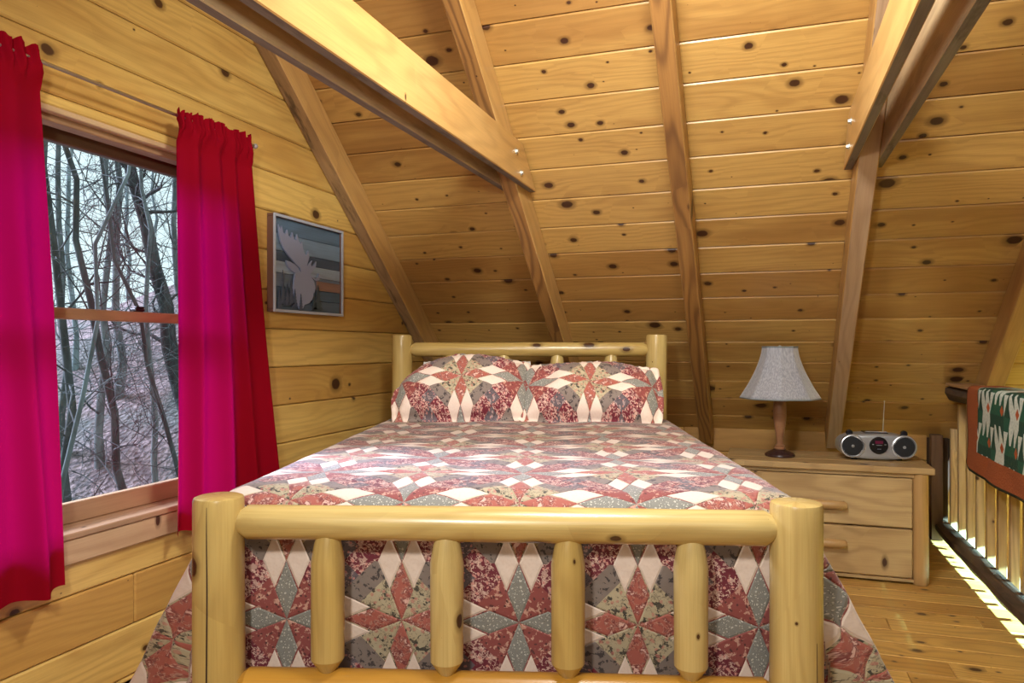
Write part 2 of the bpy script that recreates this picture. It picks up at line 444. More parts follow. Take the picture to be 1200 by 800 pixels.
def tie(x0, x1, label, mat, bolts=None, y_near=-.4):
    z0, z1 = 2.13, 2.335
    yb_, yt_ = 3.87, 3.63
    bm = bmesh.new(); q = []
    L = 5.0
    prof = [(y_near, z0), (yb_, z0), (yt_, z1), (y_near, z1)]
    yo, zo = 1.7, 2.232
    A = [bm.verts.new((p-yo, (x1-x0)/2, r-zo)) for p, r in prof]; B = [bm.verts.new((p-yo, -(x1-x0)/2, r-zo)) for p, r in prof]
    bm.faces.new(A[::-1]); bm.faces.new(B)
    for i in range(4): bm.faces.new((A[i], A[(i+1)%4], B[(i+1)%4], B[i]))
    bmesh.ops.bevel(bm, geom=list(bm.edges), offset=.004, segments=1, affect='EDGES'); bmesh.ops.recalc_face_normals(bm, faces=bm.faces)
    # local x = world y, local y = -world x, local z = z ; swap so the wide face carries the grain
    o = bmobj('collar_tie', bm, mat, None, frame((0,1,0), (-1,0,0), (0,0,1), ((x0+x1)/2, yo, zo)))
    tag(o, label, 'beam', 'collar tie boards')
    o.data.materials.append(M_sawn)
    for f_ in o.data.polygons:
        if f_.normal.z < -.9: f_.material_index = 1
    if bolts:
        sx, bx = bolts
        for by, bz in ((3.52, 2.265), (3.60, 2.175)):
            b = bmesh.new()
            bmesh.ops.create_cone(b, cap_ends=True, segments=20, radius1=.016, radius2=.016, depth=.003)
            bmesh.ops.create_cone(b, cap_ends=True, segments=6, radius1=.0105, radius2=.0095, depth=.012, matrix=Matrix.Translation((0,0,.006)))
            bmobj('bolt', b, M_zinc, o, frame((0,1,0), (0,0,1) if sx > 0 else (0,0,-1), (sx,0,0), (bx+sx*.0015, by, bz)))
    return o
tie(-1.2215, -1.180, 'left collar tie, the board facing the bed with two bolts at its end', M_tie, (1, -1.180))
tie(-1.346, -1.3055, 'left collar tie, the board on the window side of its pair', M_tie_gray)
tie(.359, .3995, 'right collar tie, the board facing the bed with two bolts at its end', M_tie, (-1, .359))
tie(.4885, .529, 'right collar tie, the board on the railing side of its pair', M_tie_gray)

# ------------------------------------------------------------ log bed
BO = Vector((-.644, 1.808, 0)); BR = math.radians(16.0)
BM = Matrix.Translation(BO) @ Matrix.Rotation(BR, 4, 'Z')
bed = empty('log_bed', BO, BR, label='peeled pine log bed with a low footboard and spindled headboard', cat='bed')
def B(x, y, z): return BM @ Vector((x, y, z))
BL = 2.442
def post(x, y, h, r, s, ch=.012): return log('post', bed, B(x,y,0), B(x,y,h), [(0, r), (h-ch, r*.97), (h-ch*.25, r*.93), (h, r*.82)], M_log, seed=s, n=36)
post(-.75, 0, .888, .0665, 1); post(.75, 0, .888, .0665, 2)
def crack(parent, x, y, r, z0, z1, az, seed, wd=.0016):
    V, F = [], []; n = 40
    for i in range(n+1):
        z = z0+(z1-z0)*i/n; a = az+.035*mnoise.noise(Vector((z*4, seed, 0))); k = wd*(1-abs(2*i/n-1)**3)/r+.0002
        for da, rr in ((-k, 1.012), (k, 1.012), (k, .97), (-k, .97)): V.append((x+r*rr*math.cos(a+da), y+r*rr*math.sin(a+da), z))
    for i in range(n):
        for q in range(4): F.append((i*4+q, i*4+(q+1)%4, (i+1)*4+(q+1)%4, (i+1)*4+q))
    pyobj('crack', V, F, M_back, parent, BM)
pl_ = [o for o in bed.children if o.name.startswith('post')]
crack(pl_[0], -.75, 0, .0665, .05, .87, -math.pi/2-.05, 1); crack(pl_[1], .75, 0, .0665, .10, .55, -math.pi/2+.5, 2, .001)
post(-.75, BL, 1.355, .062, 3); post(.75, BL, 1.355, .062, 4)
def hrail(name, y, z, r, s, mat=M_log, xa=-.71, xb=.71, tap=.04):
    L = xb-xa
    return log(name, bed, B(xa,y,z), B(xb,y,z), [(0, r*.45), (tap, r), (L*.5, r*1.02), (L-tap, r), (L, r*.45)], mat, seed=s)
hrail('foot_rail', 0, .82, .045, 5); hrail('foot_rail', 0, .385, .05, 6, M_log_lo)
hrail('head_rail', BL, 1.268, .042, 7); hrail('head_rail', BL, .55, .045, 8)
for i, x in enumerate((-.459, -.144, .171, .485)):
    log('spindle', bed, B(x, 0, .42), B(x, 0, .80), [(0, .012), (.045, .043), (.30, .044), (.345, .036), (.38, .026)], M_log, seed=10+i, n=20, wob=.02)
    log('spindle', bed, B(x, BL, .56), B(x, BL, 1.262), [(0, .02), (.05, .042), (.62, .044), (.66, .036), (.702, .016)], M_log, seed=20+i, n=20, wob=.02)
for s in (-1, 1): log('side_rail', bed, B(s*.74, .03, .36), B(s*.74, BL-.03, .36), [(0, .03), (.05, .045), (BL-.11, .045), (BL-.06, .03)], M_log, seed=30+s)

M_white = plain('white_cotton', (.80, .79, .77), .8)
mb = bmesh.new(); bm_box(mb, (0, 1.245, .60), (1.50, 2.15, .40), .05, 4)
mt = bmobj('mattress', mb, M_white, None, None); mt.matrix_basis = BM; autosmooth(mt, 50)
tag(mt, 'white mattress under the patchwork bedspread, bare at the headboard corner', 'mattress')

# patchwork cloth --------------------------------------------------
def patchwork(name, LS=.32, off=(0, 0), lift=1.0, rose=0):
    m = Mat(name, .75)
    uvn = m.new('ShaderNodeUVMap'); sp_ = m.new('ShaderNodeSeparateXYZ'); m.t.links.new(uvn.outputs[0], sp_.inputs[0])
    U = N(m.t, sp_.outputs[0]); V = N(m.t, sp_.outputs[1])
    p = (U+off[0])/LS+40; q = (V+off[1])/LS+40
    ip = (p+.5).floor(); iq = (q+.5).floor()
    u = (p-ip).abs(); v = (q-iq).abs()
    par = ((ip+iq)*.5).frac().gt(.25)            # 1 = B star
    def dia(a, b, ca, cb, ha, hb): return 1.0, (a-ca).abs()/ha + (b-cb).abs()/hb
    k1 = (u-.25).abs()/.25 + v/.098; k2 = (v-.25).abs()/.25 + u/.098
    w1 = (u-.5).abs()/.23 + (v-.105).abs()/.10; w2 = (v-.5).abs()/.23 + (u-.105).abs()/.10
    kite = k1.min(k2); white = w1.min(w2)
    s = u+v
    uv3 = m.vec(U, V, 0.0)
    # little prints
    warp = m.noise(uv3, 30, 2)
    wv = m.vec(U+warp*.02, V-warp*.02, 0.0)
    fl1 = m.voro(wv, 95, dims='2D')[0]; fl2, _ = m.voro(wv, 42, dims='2D'); 
    edge, _ = m.voro(uv3, 120, feature='DISTANCE_TO_EDGE', dims='2D')
    ln = m.noise(wv, 70, 3, .6); ln2 = m.noise(wv, 34, 3, .65)
    leaf = ln2.step(.56, .60)*ln.step(.42, .50)
    vine = (ln-.5).abs().step(.035, .018)*ln2.step(.44, .52)
    leaf2 = m.noise(wv, 46, 3, .7).step(.55, .58)
    flower = (fl2*22).sin()*.5+.5
    L = lift
    def c(r, g, b): return (min(1, r*L), min(1, g*L), min(1, b*L))
    cream = c(.72, .60, .52)
    ra = m.mix(ln2.step(.45, .6), m.mix(vine, c(.36, .10, .075), c(.60, .36, .28)), m.mix(leaf, c(.17, .035, .035), c(.66, .42, .36)))       # rose kite of A
    rb = m.mix(edge.step(.10, .20), c(.15, .155, .14), c(.50, .49, .44))                                # grey daisy kite of B
    rb = m.mix(fl1.step(.25, .35), rb, c(.22, .22, .20))
    tan = m.mix(leaf2, c(.42, .36, .24), c(.05, .045, .035)); tan = m.mix(vine*.7, tan, c(.12, .09, .06))
    tan = m.mix((fl2.lt(.20))*.6, tan, c(.45, .16, .13))
    brown = m.mix(leaf2*.8, c(.25, .06, .055), c(.60, .36, .28)); brown = m.mix(fl2.lt(.13), brown, c(.10, .03, .03))
    burg = m.mix((vine+leaf2*.6).min(1), c(.14, .014, .028), c(.68, .48, .40)); burg = m.mix((fl2*1.0).lt(.16), burg, c(.55, .25, .22))
    mauve = m.mix(leaf2, c(.12, .095, .11), c(.40, .29, .28)); mauve = m.mix(vine*.8, mauve, c(.04, .03, .035)); mauve = m.mix(fl2.lt(.15), mauve, c(.45, .20, .18))
    inner = m.mix(par, tan, brown); mid = m.mix(par, m.mix(leaf2, c(.20,.16,.14), c(.05,.04,.04)), burg)
    wedge = m.mix(s.gt(.50), inner, mid); wedge = m.mix(s.gt(.74), wedge, m.mix((u-v).gt(0), burg, mauve))
    col = m.mix(kite.lt(1), wedge, m.mix(par, ra, rb))
    wh = m.mix(m.noise(uv3, 130, 2).step(.5, .6)*.25, cream, c(.62, .48, .40))
    col = m.mix(white.lt(1), col, wh)
    m.color(col)
    e = ((kite-1).abs().min((white-1).abs())).step(0, .16)
    stitch = m.noise(uv3, 26, 2)
    m.bump(e*.6+stitch*.7, .5, .006)
    m.b.inputs['Sheen Weight'].default_value = .25; m.b.inputs['Sheen Roughness'].default_value = .4
    return m.m
M_quilt = patchwork('star_patchwork', off=(.28, .208), lift=.92)
M_sham = patchwork('star_patchwork_sham', LS=.335, off=(.0, .0), lift=1.4)

def quilt():
    w, R, top = .755, .075, .868
    t0 = .168; t1 = 2.30; drop = .80
    ns = 150; nt = 150
    smin, smax = -w-drop, w+drop; tmin, tmax = t0-drop, t1
    us = [smin+(smax-smin)*i/ns for i in range(ns+1)]; ts = [tmin+(tmax-tmin)*i/nt for i in range(nt+1)]
    V = []; UV = []
    for t in ts:
        for s in us:
            ds = max(abs(s)-w, 0); dt = max(t0-t, 0); sg = 1 if s >= 0 else -1
            d = max(ds, dt)
            cx = max(-w, min(w, s)); cy = max(t0, t)
            nz = mnoise.noise(Vector((s*3, t*3, 1)))*.012 + mnoise.noise(Vector((s*11, t*11, 5)))*.004
            if d <= 0:
                crown = .006*math.cos(s/w*1.3)
                head = -.03*max(0, (t-2.15)/.15)**2
                V.append((cx, cy, top+nz+crown+head)); UV.append((s, t)); continue
            ph = math.atan2(dt, ds) if dt > 0 else 0.0
            arc = R*math.pi/2
            if d < arc: a = d/R; h = R*math.sin(a); z = top-R*(1-math.cos(a)); fl = 0
            else: h = R; z = top-R-(d-arc); fl = d-arc
            side = math.cos(ph)**.7 if ph < math.pi/2-.001 else 0
            corner = math.exp(-((t-t0)/.55)**2) if dt == 0 else 1
            flare = side*(.14+.30*corner)*fl
            if dt > 0 and ds <= 0: flare = 0
            fold = 0
            if fl > 0:
                a_ = t*1.0 if side > .5 else s
                fold = (math.sin(a_*13+mnoise.noise(Vector((a_*2, 0, 3)))*4)*.018*side + .012*mnoise.noise(Vector((s*7, t*7, 9))))*min(1, fl*3)
            if ds <= 0 or side < .25: fold *= .45; fold = min(fold, .008)
            hh = h+flare+fold
            z -= 0 if fl <= 0 else -.10*side*fl
            V.append((cx+sg*math.cos(ph)*hh, cy-math.sin(ph)*hh*(1 if ds <= 0 else .95 if fl <= 0 else (R+ .2*flare+.0)/max(hh,.001) if hh > R else 1), z+nz*.3))
            P_ = V[-1]
            if ds > 0 and dt > 0: UV.append((sg*(w+d), P_[1]) if ph < 1.0 else (P_[0], t0-d))
            else: UV.append((s, t))
    F = [(j*(ns+1)+i, j*(ns+1)+i+1, (j+1)*(ns+1)+i+1, (j+1)*(ns+1)+i) for j in range(nt) for i in range(ns)]
    o = pyobj('bedspread', V, F, M_quilt, None, BM, True)
    uvl = o.data.uv_layers.new(name='UVMap')
    for lp in o.data.loops: uvl.data[lp.index].uv = UV[lp.vertex_index]
    so_ = o.modifiers.new('thickness', 'SOLIDIFY'); so_.thickness = .008; so_.offset = 1
    return tag(o, 'star patchwork bedspread in rose, burgundy and cream over the log bed', 'quilt')
quilt()

def pillow(name, mat, loc, wdt, hgt, th, tilt, yaw, seed, flange=.03, uvoff=(0, 0), roll=0, sag=0, pw=.5, cutl=0):
    n = 56; m_ = 40; V = []; F = []; UV = []
    for side in (1, -1):
        for j in range(m_+1):
            for i in range(n+1):
                a = -1+2*i/n; b = -1+2*j/m_
                # squarish plump profile with pinched corners
                ia = min(1, abs(a)/(1-flange*2/wdt)); ib = min(1, abs(b)/(1-flange*2/hgt))
                t_ = (max(0, 1-ia**2.6)**pw)*(max(0, 1-ib**2.6)**pw)
                x = a*wdt/2*(1-.05*b*b*abs(a)); z = b*hgt/2*(1-.07*a*a*abs(b))
                nz = mnoise.noise(Vector((x*5+seed, z*5, seed)))*.030*t_ + mnoise.noise(Vector((x*16+seed, z*16, seed)))*.011
                ruff = .006*math.sin(i*1.9+j*1.3+seed)*(1-t_)
                z += sag*(-.5+.5*math.cos(a*2.4))*(.5+.5*b) + mnoise.noise(Vector((a*1.7+seed, b*2, 2)))*.014
                if b > -.6: z -= cutl*max(0, -a-.05)**2*(b+.6)
                V.append((x, -side*(th/2*t_+.003)+nz+ruff*.6, z)); UV.append((x+uvoff[0], z+uvoff[1]))
    o2 = (n+1)*(m_+1)
    for s_ in (0, 1):
        for j in range(m_):
            for i in range(n):
                q = [s_*o2+j*(n+1)+i, s_*o2+j*(n+1)+i+1, s_*o2+(j+1)*(n+1)+i+1, s_*o2+(j+1)*(n+1)+i]
                F.append(tuple(q if s_ == 0 else q[::-1]))
    bd = [i for i in range(n+1)]+[j*(n+1)+n for j in range(1, m_+1)]+[m_*(n+1)+i for i in range(n-1, -1, -1)]+[j*(n+1) for j in range(m_-1, 0, -1)]
    for a, b in zip(bd, bd[1:]+bd[:1]): F.append((a, a+o2, b+o2, b))
    M = BM @ Matrix.Translation(loc) @ Matrix.Rotation(yaw, 4, 'Z') @ Matrix.Rotation(tilt, 4, 'X') @ Matrix.Rotation(roll, 4, 'Y')
    o = pyobj(name, V, F, mat, None, M, True)
    uvl = o.data.uv_layers.new(name='UVMap')
    for lp in o.data.loops: uvl.data[lp.index].uv = UV[lp.vertex_index]
    return o
TL = math.radians(-38)
p = pillow('pillow', M_sham, (-.355, 2.175, 1.055), .78, .47, .25, TL, .03, 1.3, uvoff=(.0, 0), roll=0, sag=.05, cutl=.13)
tag(p, 'patchwork sham pillow leaning on the window side of the headboard', 'pillow', 'pillows at the headboard')
p = pillow('pillow', M_sham, (.345, 2.165, 1.03), .80, .43, .24, TL-.02, -.03, 6.1, uvoff=(.0, .0), roll=.02, sag=.03)
tag(p, 'patchwork sham pillow leaning on the lamp side of the headboard', 'pillow', 'pillows at the headboard')
p = pillow('pillow', M_white, (-.30, 2.31, 1.035), .66, .40, .10, TL+.12, 0, 3.3, flange=.01)
tag(p, 'white pillow hidden behind the window side sham', 'pillow', 'pillows at the headboard')

# ------------------------------------------------------------ dresser, lamp, radio
dr = empty('dresser', (.325, 4.72, 0), label='low pine log dresser with two drawers beside the bed', cat='dresser')
DX0, DX1, DY0, DY1, DH = -.21, .862, 4.445, 4.965, .635
for i in range(3):
    a = DY0+(DY1-DY0)*i/3; b = DY0+(DY1-DY0)*(i+1)/3
    box('top_plank', dr, (DX0, a+.0006, DH-.036), (DX1, b-.0006, DH), M_dress, .004)
for px_ in (DX0+.062, .798):
    for py_, nm in ((DY0+.045, 'post'), (DY1-.05, 'post')):
        log(nm, dr, (px_, py_, 0), (px_, py_, DH-.036), [(0, .034), (.012, .041), (DH-.036, .040)], M_dresslog, seed=px_*7+py_, n=24, wob=.02)
box('carcass', dr, (DX0+.07, DY0+.045, .018), (.79, DY1-.02, DH-.037), M_dress, .002)
box('apron_rail', dr, (DX0+.095, DY0+.022, DH-.058), (.765, DY0+.044, DH-.0365), M_dress, .002)
box('apron_rail', dr, (DX0+.095, DY0+.022, .012), (.765, DY0+.044, .030), M_dress, .002)
for z0, z1, hz in ((.305, .572, .412), (.035, .297, .200)):
    d = box('drawer', dr, (DX0+.10, DY0+.012, z0), (.757, DY0+.043, z1), M_dress, .006)
    hx0, hx1 = .19, .43
    log('handle', d, (hx0, DY0-.012, hz), (hx1, DY0-.012, hz), [(0, .016), (.012, .024), (hx1-hx0-.012, .024), (hx1-hx0, .017)], M_dresslog, seed=hz*9, n=20)

M_lampwood = pine('lamp_wood', (.40, .21, .11), (.30, .14, .07), (.14, .06, .03), ring=.2, kn=0, rough=.3)
M_dkwood = plain('dark_walnut', (.045, .02, .018), .25)
lx, ly = .088, 4.67
lp = empty('table_lamp', (lx, ly, DH), label='table lamp with a grey bell shade and turned wooden body on the dresser', cat='lamp')
turned('base', lp, (lx, ly, DH), [(0, .082), (.006, .086), (.014, .084), (.024, .070), (.034, .050), (.042, .030)], M_dkwood)
turned('body', lp, (lx, ly, DH), [(.042, .030), (.048, .034), (.056, .027), (.064, .030), (.072, .019), (.09, .017), (.13, .024), (.18, .032), (.24, .038), (.30, .037), (.335, .034), (.34, .02)], M_lampwood)
turned('socket', lp, (lx, ly, DH), [(.338, .013), (.40, .013), (.402, .006), (.645, .004), (.648, .009), (.655, .009), (.658, .001)], M_zinc, n=16)
sh = Mat('lavender_grey_shade', .6); x, y_, z = sh.coord(rnd=False)
slub = sh.noise(sh.vec(x*160, y_*160, z*7), 1.0, 3, .6)
sh.color(sh.mix(slub.step(.35, .7), (.27, .28, .32), (.44, .45, .50))); sh.bump(slub, .2, .001)
sh.b.inputs['Sheen Weight'].default_value = .5
G = 8
def gore(x, a):
    f = abs(((a/(2*math.pi)*G) % 1)-.5)*2
    return .93+.07*f**1.6
pr = []
for i in range(17):
    t = i/16; r = .100+.130*(1-t)**1.55; pr.append((.345+.305*t, r))
v, f = lathe_verts(pr, 96, gore); v = [(b, c, a) for a, b, c in v]; f = f[:-2]
so2 = pyobj('shade', v, f, sh.m, lp, Matrix.Translation((lx, ly, DH))); so2.data.polygons.foreach_set('use_smooth', [True]*len(so2.data.polygons))
md = so2.modifiers.new('t', 'SOLIDIFY'); md.thickness = .002
shd = plain('shade_trim', (.20, .23, .24), .6)
for zz, rr in ((.345, .2265), (.648, .0995)):
    bm = bmesh.new(); n = 96
    ring_ = []
    for i in range(n):
        a = 2*math.pi*i/n; R_ = rr*gore(0, a)
        ring_.append([bm.verts.new(((R_+.004*math.cos(b))*math.cos(a), (R_+.004*math.cos(b))*math.sin(a), zz+.005*math.sin(b))) for b in [k*math.pi/3 for k in range(6)]])
    for i in range(n):
        for k in range(6): bm.faces.new((ring_[i][k], ring_[(i+1)%n][k], ring_[(i+1)%n][(k+1)%6], ring_[i][(k+1)%6]))
    bmobj('shade_trim', bm, shd, lp, Matrix.Translation((lx, ly, DH)), True)
bm = bmesh.new()
for k in range(3):
    bmesh.ops.create_cone(bm, cap_ends=True, segments=6, radius1=.0015, radius2=.0015, depth=.098, matrix=Matrix.Rotation(k*2.094, 4, 'Z') @ Matrix.Translation((.049, 0, 0)) @ Matrix.Rotation(math.pi/2, 4, 'Y'))
bmobj('shade_spider', bm, M_zinc, lp, Matrix.Translation((lx, ly, DH+.648)))

# radio
M_silver = plain('silver_plastic', (.46, .49, .53), .28, Metallic=.55)
M_chrome = plain('pale_silver_ring', (.62, .65, .69), .25, Metallic=.7)
M_cone = plain('speaker_black', (.010, .012, .016), .8)
M_disp = plain('glossy_black', (.010, .012, .016), .12)
RC = Vector((.607, 4.745, DH)); RA = math.radians(6)
RM = Matrix.Translation(RC) @ Matrix.Rotation(RA, 4, 'Z')
rd = empty('radio', RC, RA, label='silver portable stereo with twin round speakers and an aerial', cat='radio')
V = []; F = []; n = 64; mseg = 14
for j in range(mseg+1):
    t = -1+2*j/mseg
    dep = .085*math.copysign(abs(math.sin(t*math.pi/2))**.9, t)
    k = (1-abs(t)**3.2)**.45 if abs(t) < 1 else 0.0
    k = .72+.28*k
    for i in range(n):
        a = 2*math.pi*i/n; ca, sa = math.cos(a), math.sin(a)
        x = .205*math.copysign(abs(ca)**.72, ca); zz = .074*math.copysign(abs(sa)**.72, sa)
        top_ = 1-.10*(x/.2)**2*0
        zz *= 1-.22*math.exp(-(x/.07)**2)*0
        V.append((x*k, dep-.012*(1-(x/.205)**2)*(1 if t < 0 else 0), .078+zz*k))
for j in range(mseg):
    for i in range(n): F.append((j*n+i, j*n+(i+1)%n, (j+1)*n+(i+1)%n, (j+1)*n+i))
F.append(tuple(range(n))[::-1]); F.append(tuple(mseg*n+i for i in range(n)))
body = pyobj('body', V, F, M_silver, rd, RM); autosmooth(body, 60)
def disc(name, par, x, z, r, d0, mat, prof):
    v, f = lathe_verts(prof, 40)      # local x axis -> outward (-y)
    o = pyobj(name, v, f, mat, par, RM @ frame((0,-1,0), (1,0,0), (0,0,-1), (x, -.085+d0, z))); autosmooth(o, 35); return o
for s in (-1, 1):
    spk = disc('speaker_ring', rd, s*.135, .080, .07, .03, M_chrome, [(0, .066), (.030, .068), (.038, .066), (.040, .060), (.034, .056), (.03, .055)])
    disc('speaker_cone', spk, s*.135, .080, .05, -.0012, M_cone, [(0, .0545), (.004, .0545), (.0055, .048), (.006, .030), (.0064, .012), (.0066, .002)])
    disc('cone_cap', spk, s*.135, .080, .05, -.0072, M_silver, [(0, .009), (.003, .007), (.004, .002)])
dp = disc('display', rd, 0, .088, .048, .004, M_disp, [(0, .049), (.018, .049), (.022, .045), (.023, .002)])
def small(name, par, c, s, mat, M=RM, bev=.001):
    b = bmesh.new(); bm_box(b, (0,0,0), s, bev); return bmobj(name, b, mat, par, M @ Matrix.Translation(c))
small('readout', dp, (0, -.1045, .106), (.042, .002, .018), plain('maroon_readout', (.13, .015, .045), .2))
small('print', dp, (0, -.1045, .090), (.030, .0015, .003), M_chrome)
for s in (-1, 1): small('button', dp, (s*.032, -.1035, .094), (.010, .003, .006), M_chrome)
small('print', dp, (0, -.1045, .068), (.020, .0015, .003), M_silver)
small('disc_lid', rd, (0, .005, .151), (.125, .11, .010), M_disp, bev=.004)
small('carry_handle', rd, (0, -.035, .158), (.118, .016, .008), M_chrome, bev=.003)
for s in (-1, 1):
    o = disc('knob', rd, s*.145, .152, .02, .055, M_disp, [(0, .018), (.02, .018), (.023, .014)])
for s in (-1, 1): small('foot', rd, (s*.12, -.03, .004), (.03, .05, .008), M_cone)
log('aerial', rd, RM @ Vector((.052, .03, .155)), RM @ Vector((.062, .035, .335)), [(0, .0028), (.08, .0024), (.17, .0016), (.172, .0030), (.18, .0030)], M_zinc, n=8, wob=0)

# ------------------------------------------------------------ moose picture
PY0, PY1, PZ0, PZ1 = 3.03, 3.656, 1.455, 1.938
pic = empty('wall_picture', (XW, (PY0+PY1)/2, PZ0), label='grey framed plank picture of a moose head hanging beside the curtain', cat='picture')
PX = XW+.004
M_pf = plain('silver_frame', (.42, .47, .56), .45); M_pback = plain('brown_frame_side', (.16, .075, .05), .6)
fw = .014
for a in ((PY0, PZ0, PY1, PZ0+fw), (PY0, PZ1-fw, PY1, PZ1), (PY0, PZ0+fw, PY0+fw, PZ1-fw), (PY1-fw, PZ0+fw, PY1, PZ1-fw)):
    box('frame', pic, (PX+.032, a[0], a[1]), (PX+.04, a[2], a[3]), M_pf, .001, axis=1)
    box('frame_side', pic, (PX-.003, a[0]+.001, a[1]+.001), (PX+.032, a[2]-.001, a[3]-.001), M_pback, 0, axis=1)
rows = [(0, .13, (.10, .115, .135)), (.13, .25, (.075, .10, .125)), (.25, .40, (.15, .16, .19)), (.40, .53, (.30, .30, .32)), (.53, .64, (.055, .065, .08)), (.64, .83, (.16, .19, .22)), (.83, 1, (.09, .12, .15))]
ih = PZ1-PZ0-2*fw
for i, (a, b, c) in enumerate(rows):
    m = pine('grey_plank_%d' % i, (c[0]*1.2, c[1]*1.6, c[2]*2.0), (c[0]*.9, c[1]*1.2, c[2]*1.45), tuple(q*.5 for q in c), ring=.3, kthr=.7, rough=.7)
    box('plank', pic, (PX+.002, PY0+fw, PZ0+fw+ih*a+.001), (PX+.022+.002*(i % 2), PY1-fw, PZ0+fw+ih*b-.001), m, .001, axis=1)
box('plank', pic, (PX+.023, PY0+.38, PZ0+fw+ih*.255), (PX+.027, PY1-fw, PZ0+fw+ih*.365), pine('tan_plank', (.30, .19, .15), (.24, .15, .12), (.12, .07, .05), rough=.7), .001, axis=1)
def q2(x, y):     # crop pixels of the picture -> its plane
    u = (x-75)/(483-75); top = 95+u*95; bot = 692+u*25
    return PY0+fw+u*(PY1-PY0-2*fw), PZ0+fw+ih*(1-(y-top)/(bot-top))
def cutout(name, pts, mat, x0, x1):
    bm = bmesh.new(); P_ = [q2(*p) for p in pts]
    f = bm.faces.new([bm.verts.new((0, a, b)) for a, b in P_])
    r = bmesh.ops.extrude_face_region(bm, geom=[f]); 
    for e in r['geom']:
        if isinstance(e, bmesh.types.BMVert): e.co.x += x1-x0
    bmesh.ops.recalc_face_normals(bm, faces=bm.faces)
    return bmobj(name, bm, mat, pic, Matrix.Translation((x0, 0, 0)))
M_moose = plain('moose_grey', (.27, .32, .48), .5); M_tree = plain('cutout_trees', (.07, .10, .16), .6); M_treed = plain('cutout_trees_dark', (.05, .08, .10), .6)
cutout('moose', [(90,148),(94,205),(102,255),(118,300),(142,340),(170,378),(196,408),(212,425),(218,450),(208,440),(185,405),(160,388),(132,378),(140,410),(160,440),(185,458),(178,500),(172,560),(180,610),(196,650),(210,688),(228,688),(240,660),(268,650),(285,625),(300,590),(305,545),(296,505),(278,478),(292,492),(312,506),(330,498),(338,475),(326,455),(324,480),(308,490),(290,480),(272,462),(290,440),(308,410),(312,378),(296,402),(284,415),(278,398),(286,372),(268,392),(254,412),(258,388),(268,350),(262,308),(252,342),(238,328),(228,290),(224,250),(214,268),(204,250),(194,205),(190,245),(176,240),(168,195),(158,232),(146,218),(138,180),(128,212),(116,200),(108,158),(100,182)], M_moose, PX+.030, PX+.038)
def pine_cut(cx, top, bot, w, mat, lv=6):
    L = [(cx, top)]; Rr = []
    for i in range(1, lv+1):
        y0 = top+(bot-top)*i/lv; ww = w*i/lv
        L += [(cx+ww, y0), (cx+ww*.45, y0-1)]; Rr += [(cx-ww, y0), (cx-ww*.45, y0-1)]
    cutout('cutout_tree', L+Rr[::-1], mat, PX+.0385, PX+.041)
for cx, t, b, w in ((92, 560, 690, 13), (112, 440, 660, 16), (135, 530, 670, 20), (158, 490, 660, 20), (180, 560, 680, 18), (215, 590, 695, 14)): pine_cut(cx, t, b, w, M_tree)
for cx, t, b, w in ((320, 530, 690, 32), (296, 580, 690, 20)): pine_cut(cx, t, b, w, M_treed)

# ------------------------------------------------------------ curtains and rod
XC = XW+.085
rod = empty('curtain_rod', (XC, 1.9, 2.205), label='thin steel curtain rod above the window', cat='curtain rod')
log('rod', rod, (XC, .95, 2.205), (XC, 2.835, 2.205), [(0, .0065), (1.885, .0065)], M_steel, n=16, wob=0)
for yy in (.95, 2.835):
    turned('finial', rod, (XC, yy, 2.193), [(0, .004), (.004, .010), (.012, .014), (.02, .010), (.024, .004)], M_chrome, n=20)
for yy in (1.02, 2.79):
    b = bmesh.new(); bm_box(b, ((XW-XC)/2, 0, -.012), (XC-XW, .012, .006), .001); bm_box(b, (XW-XC+.003, 0, -.012), (.005, .018, .05), .001); bmobj('bracket', b, M_steel, rod, Matrix.Translation((XC, yy, 2.205)))
def curtain_mat():
    m = Mat('crimson_fabric', .9); m.color((.30, .0005, .010)); m.b.inputs['Specular IOR Level'].default_value = .12
    x, y, z = m.coord(rnd=False); wv = m.noise(m.vec(x*400, y*400, z*60), 1, 2); m.bump(wv, .12, .0008)
    tl = m.new('ShaderNodeBsdfTranslucent'); tl.inputs[0].default_value = (.26, .0004, .06, 1)
    mx = m.new('ShaderNodeMixShader'); mx.inputs[0].default_value = .30
    out = m.t.nodes['Material Output']; m.t.links.new(m.b.outputs[0], mx.inputs[1]); m.t.links.new(tl.outputs[0], mx.inputs[2]); m.t.links.new(mx.outputs[0], out.inputs[0])
    return m.m
M_cur = curtain_mat()
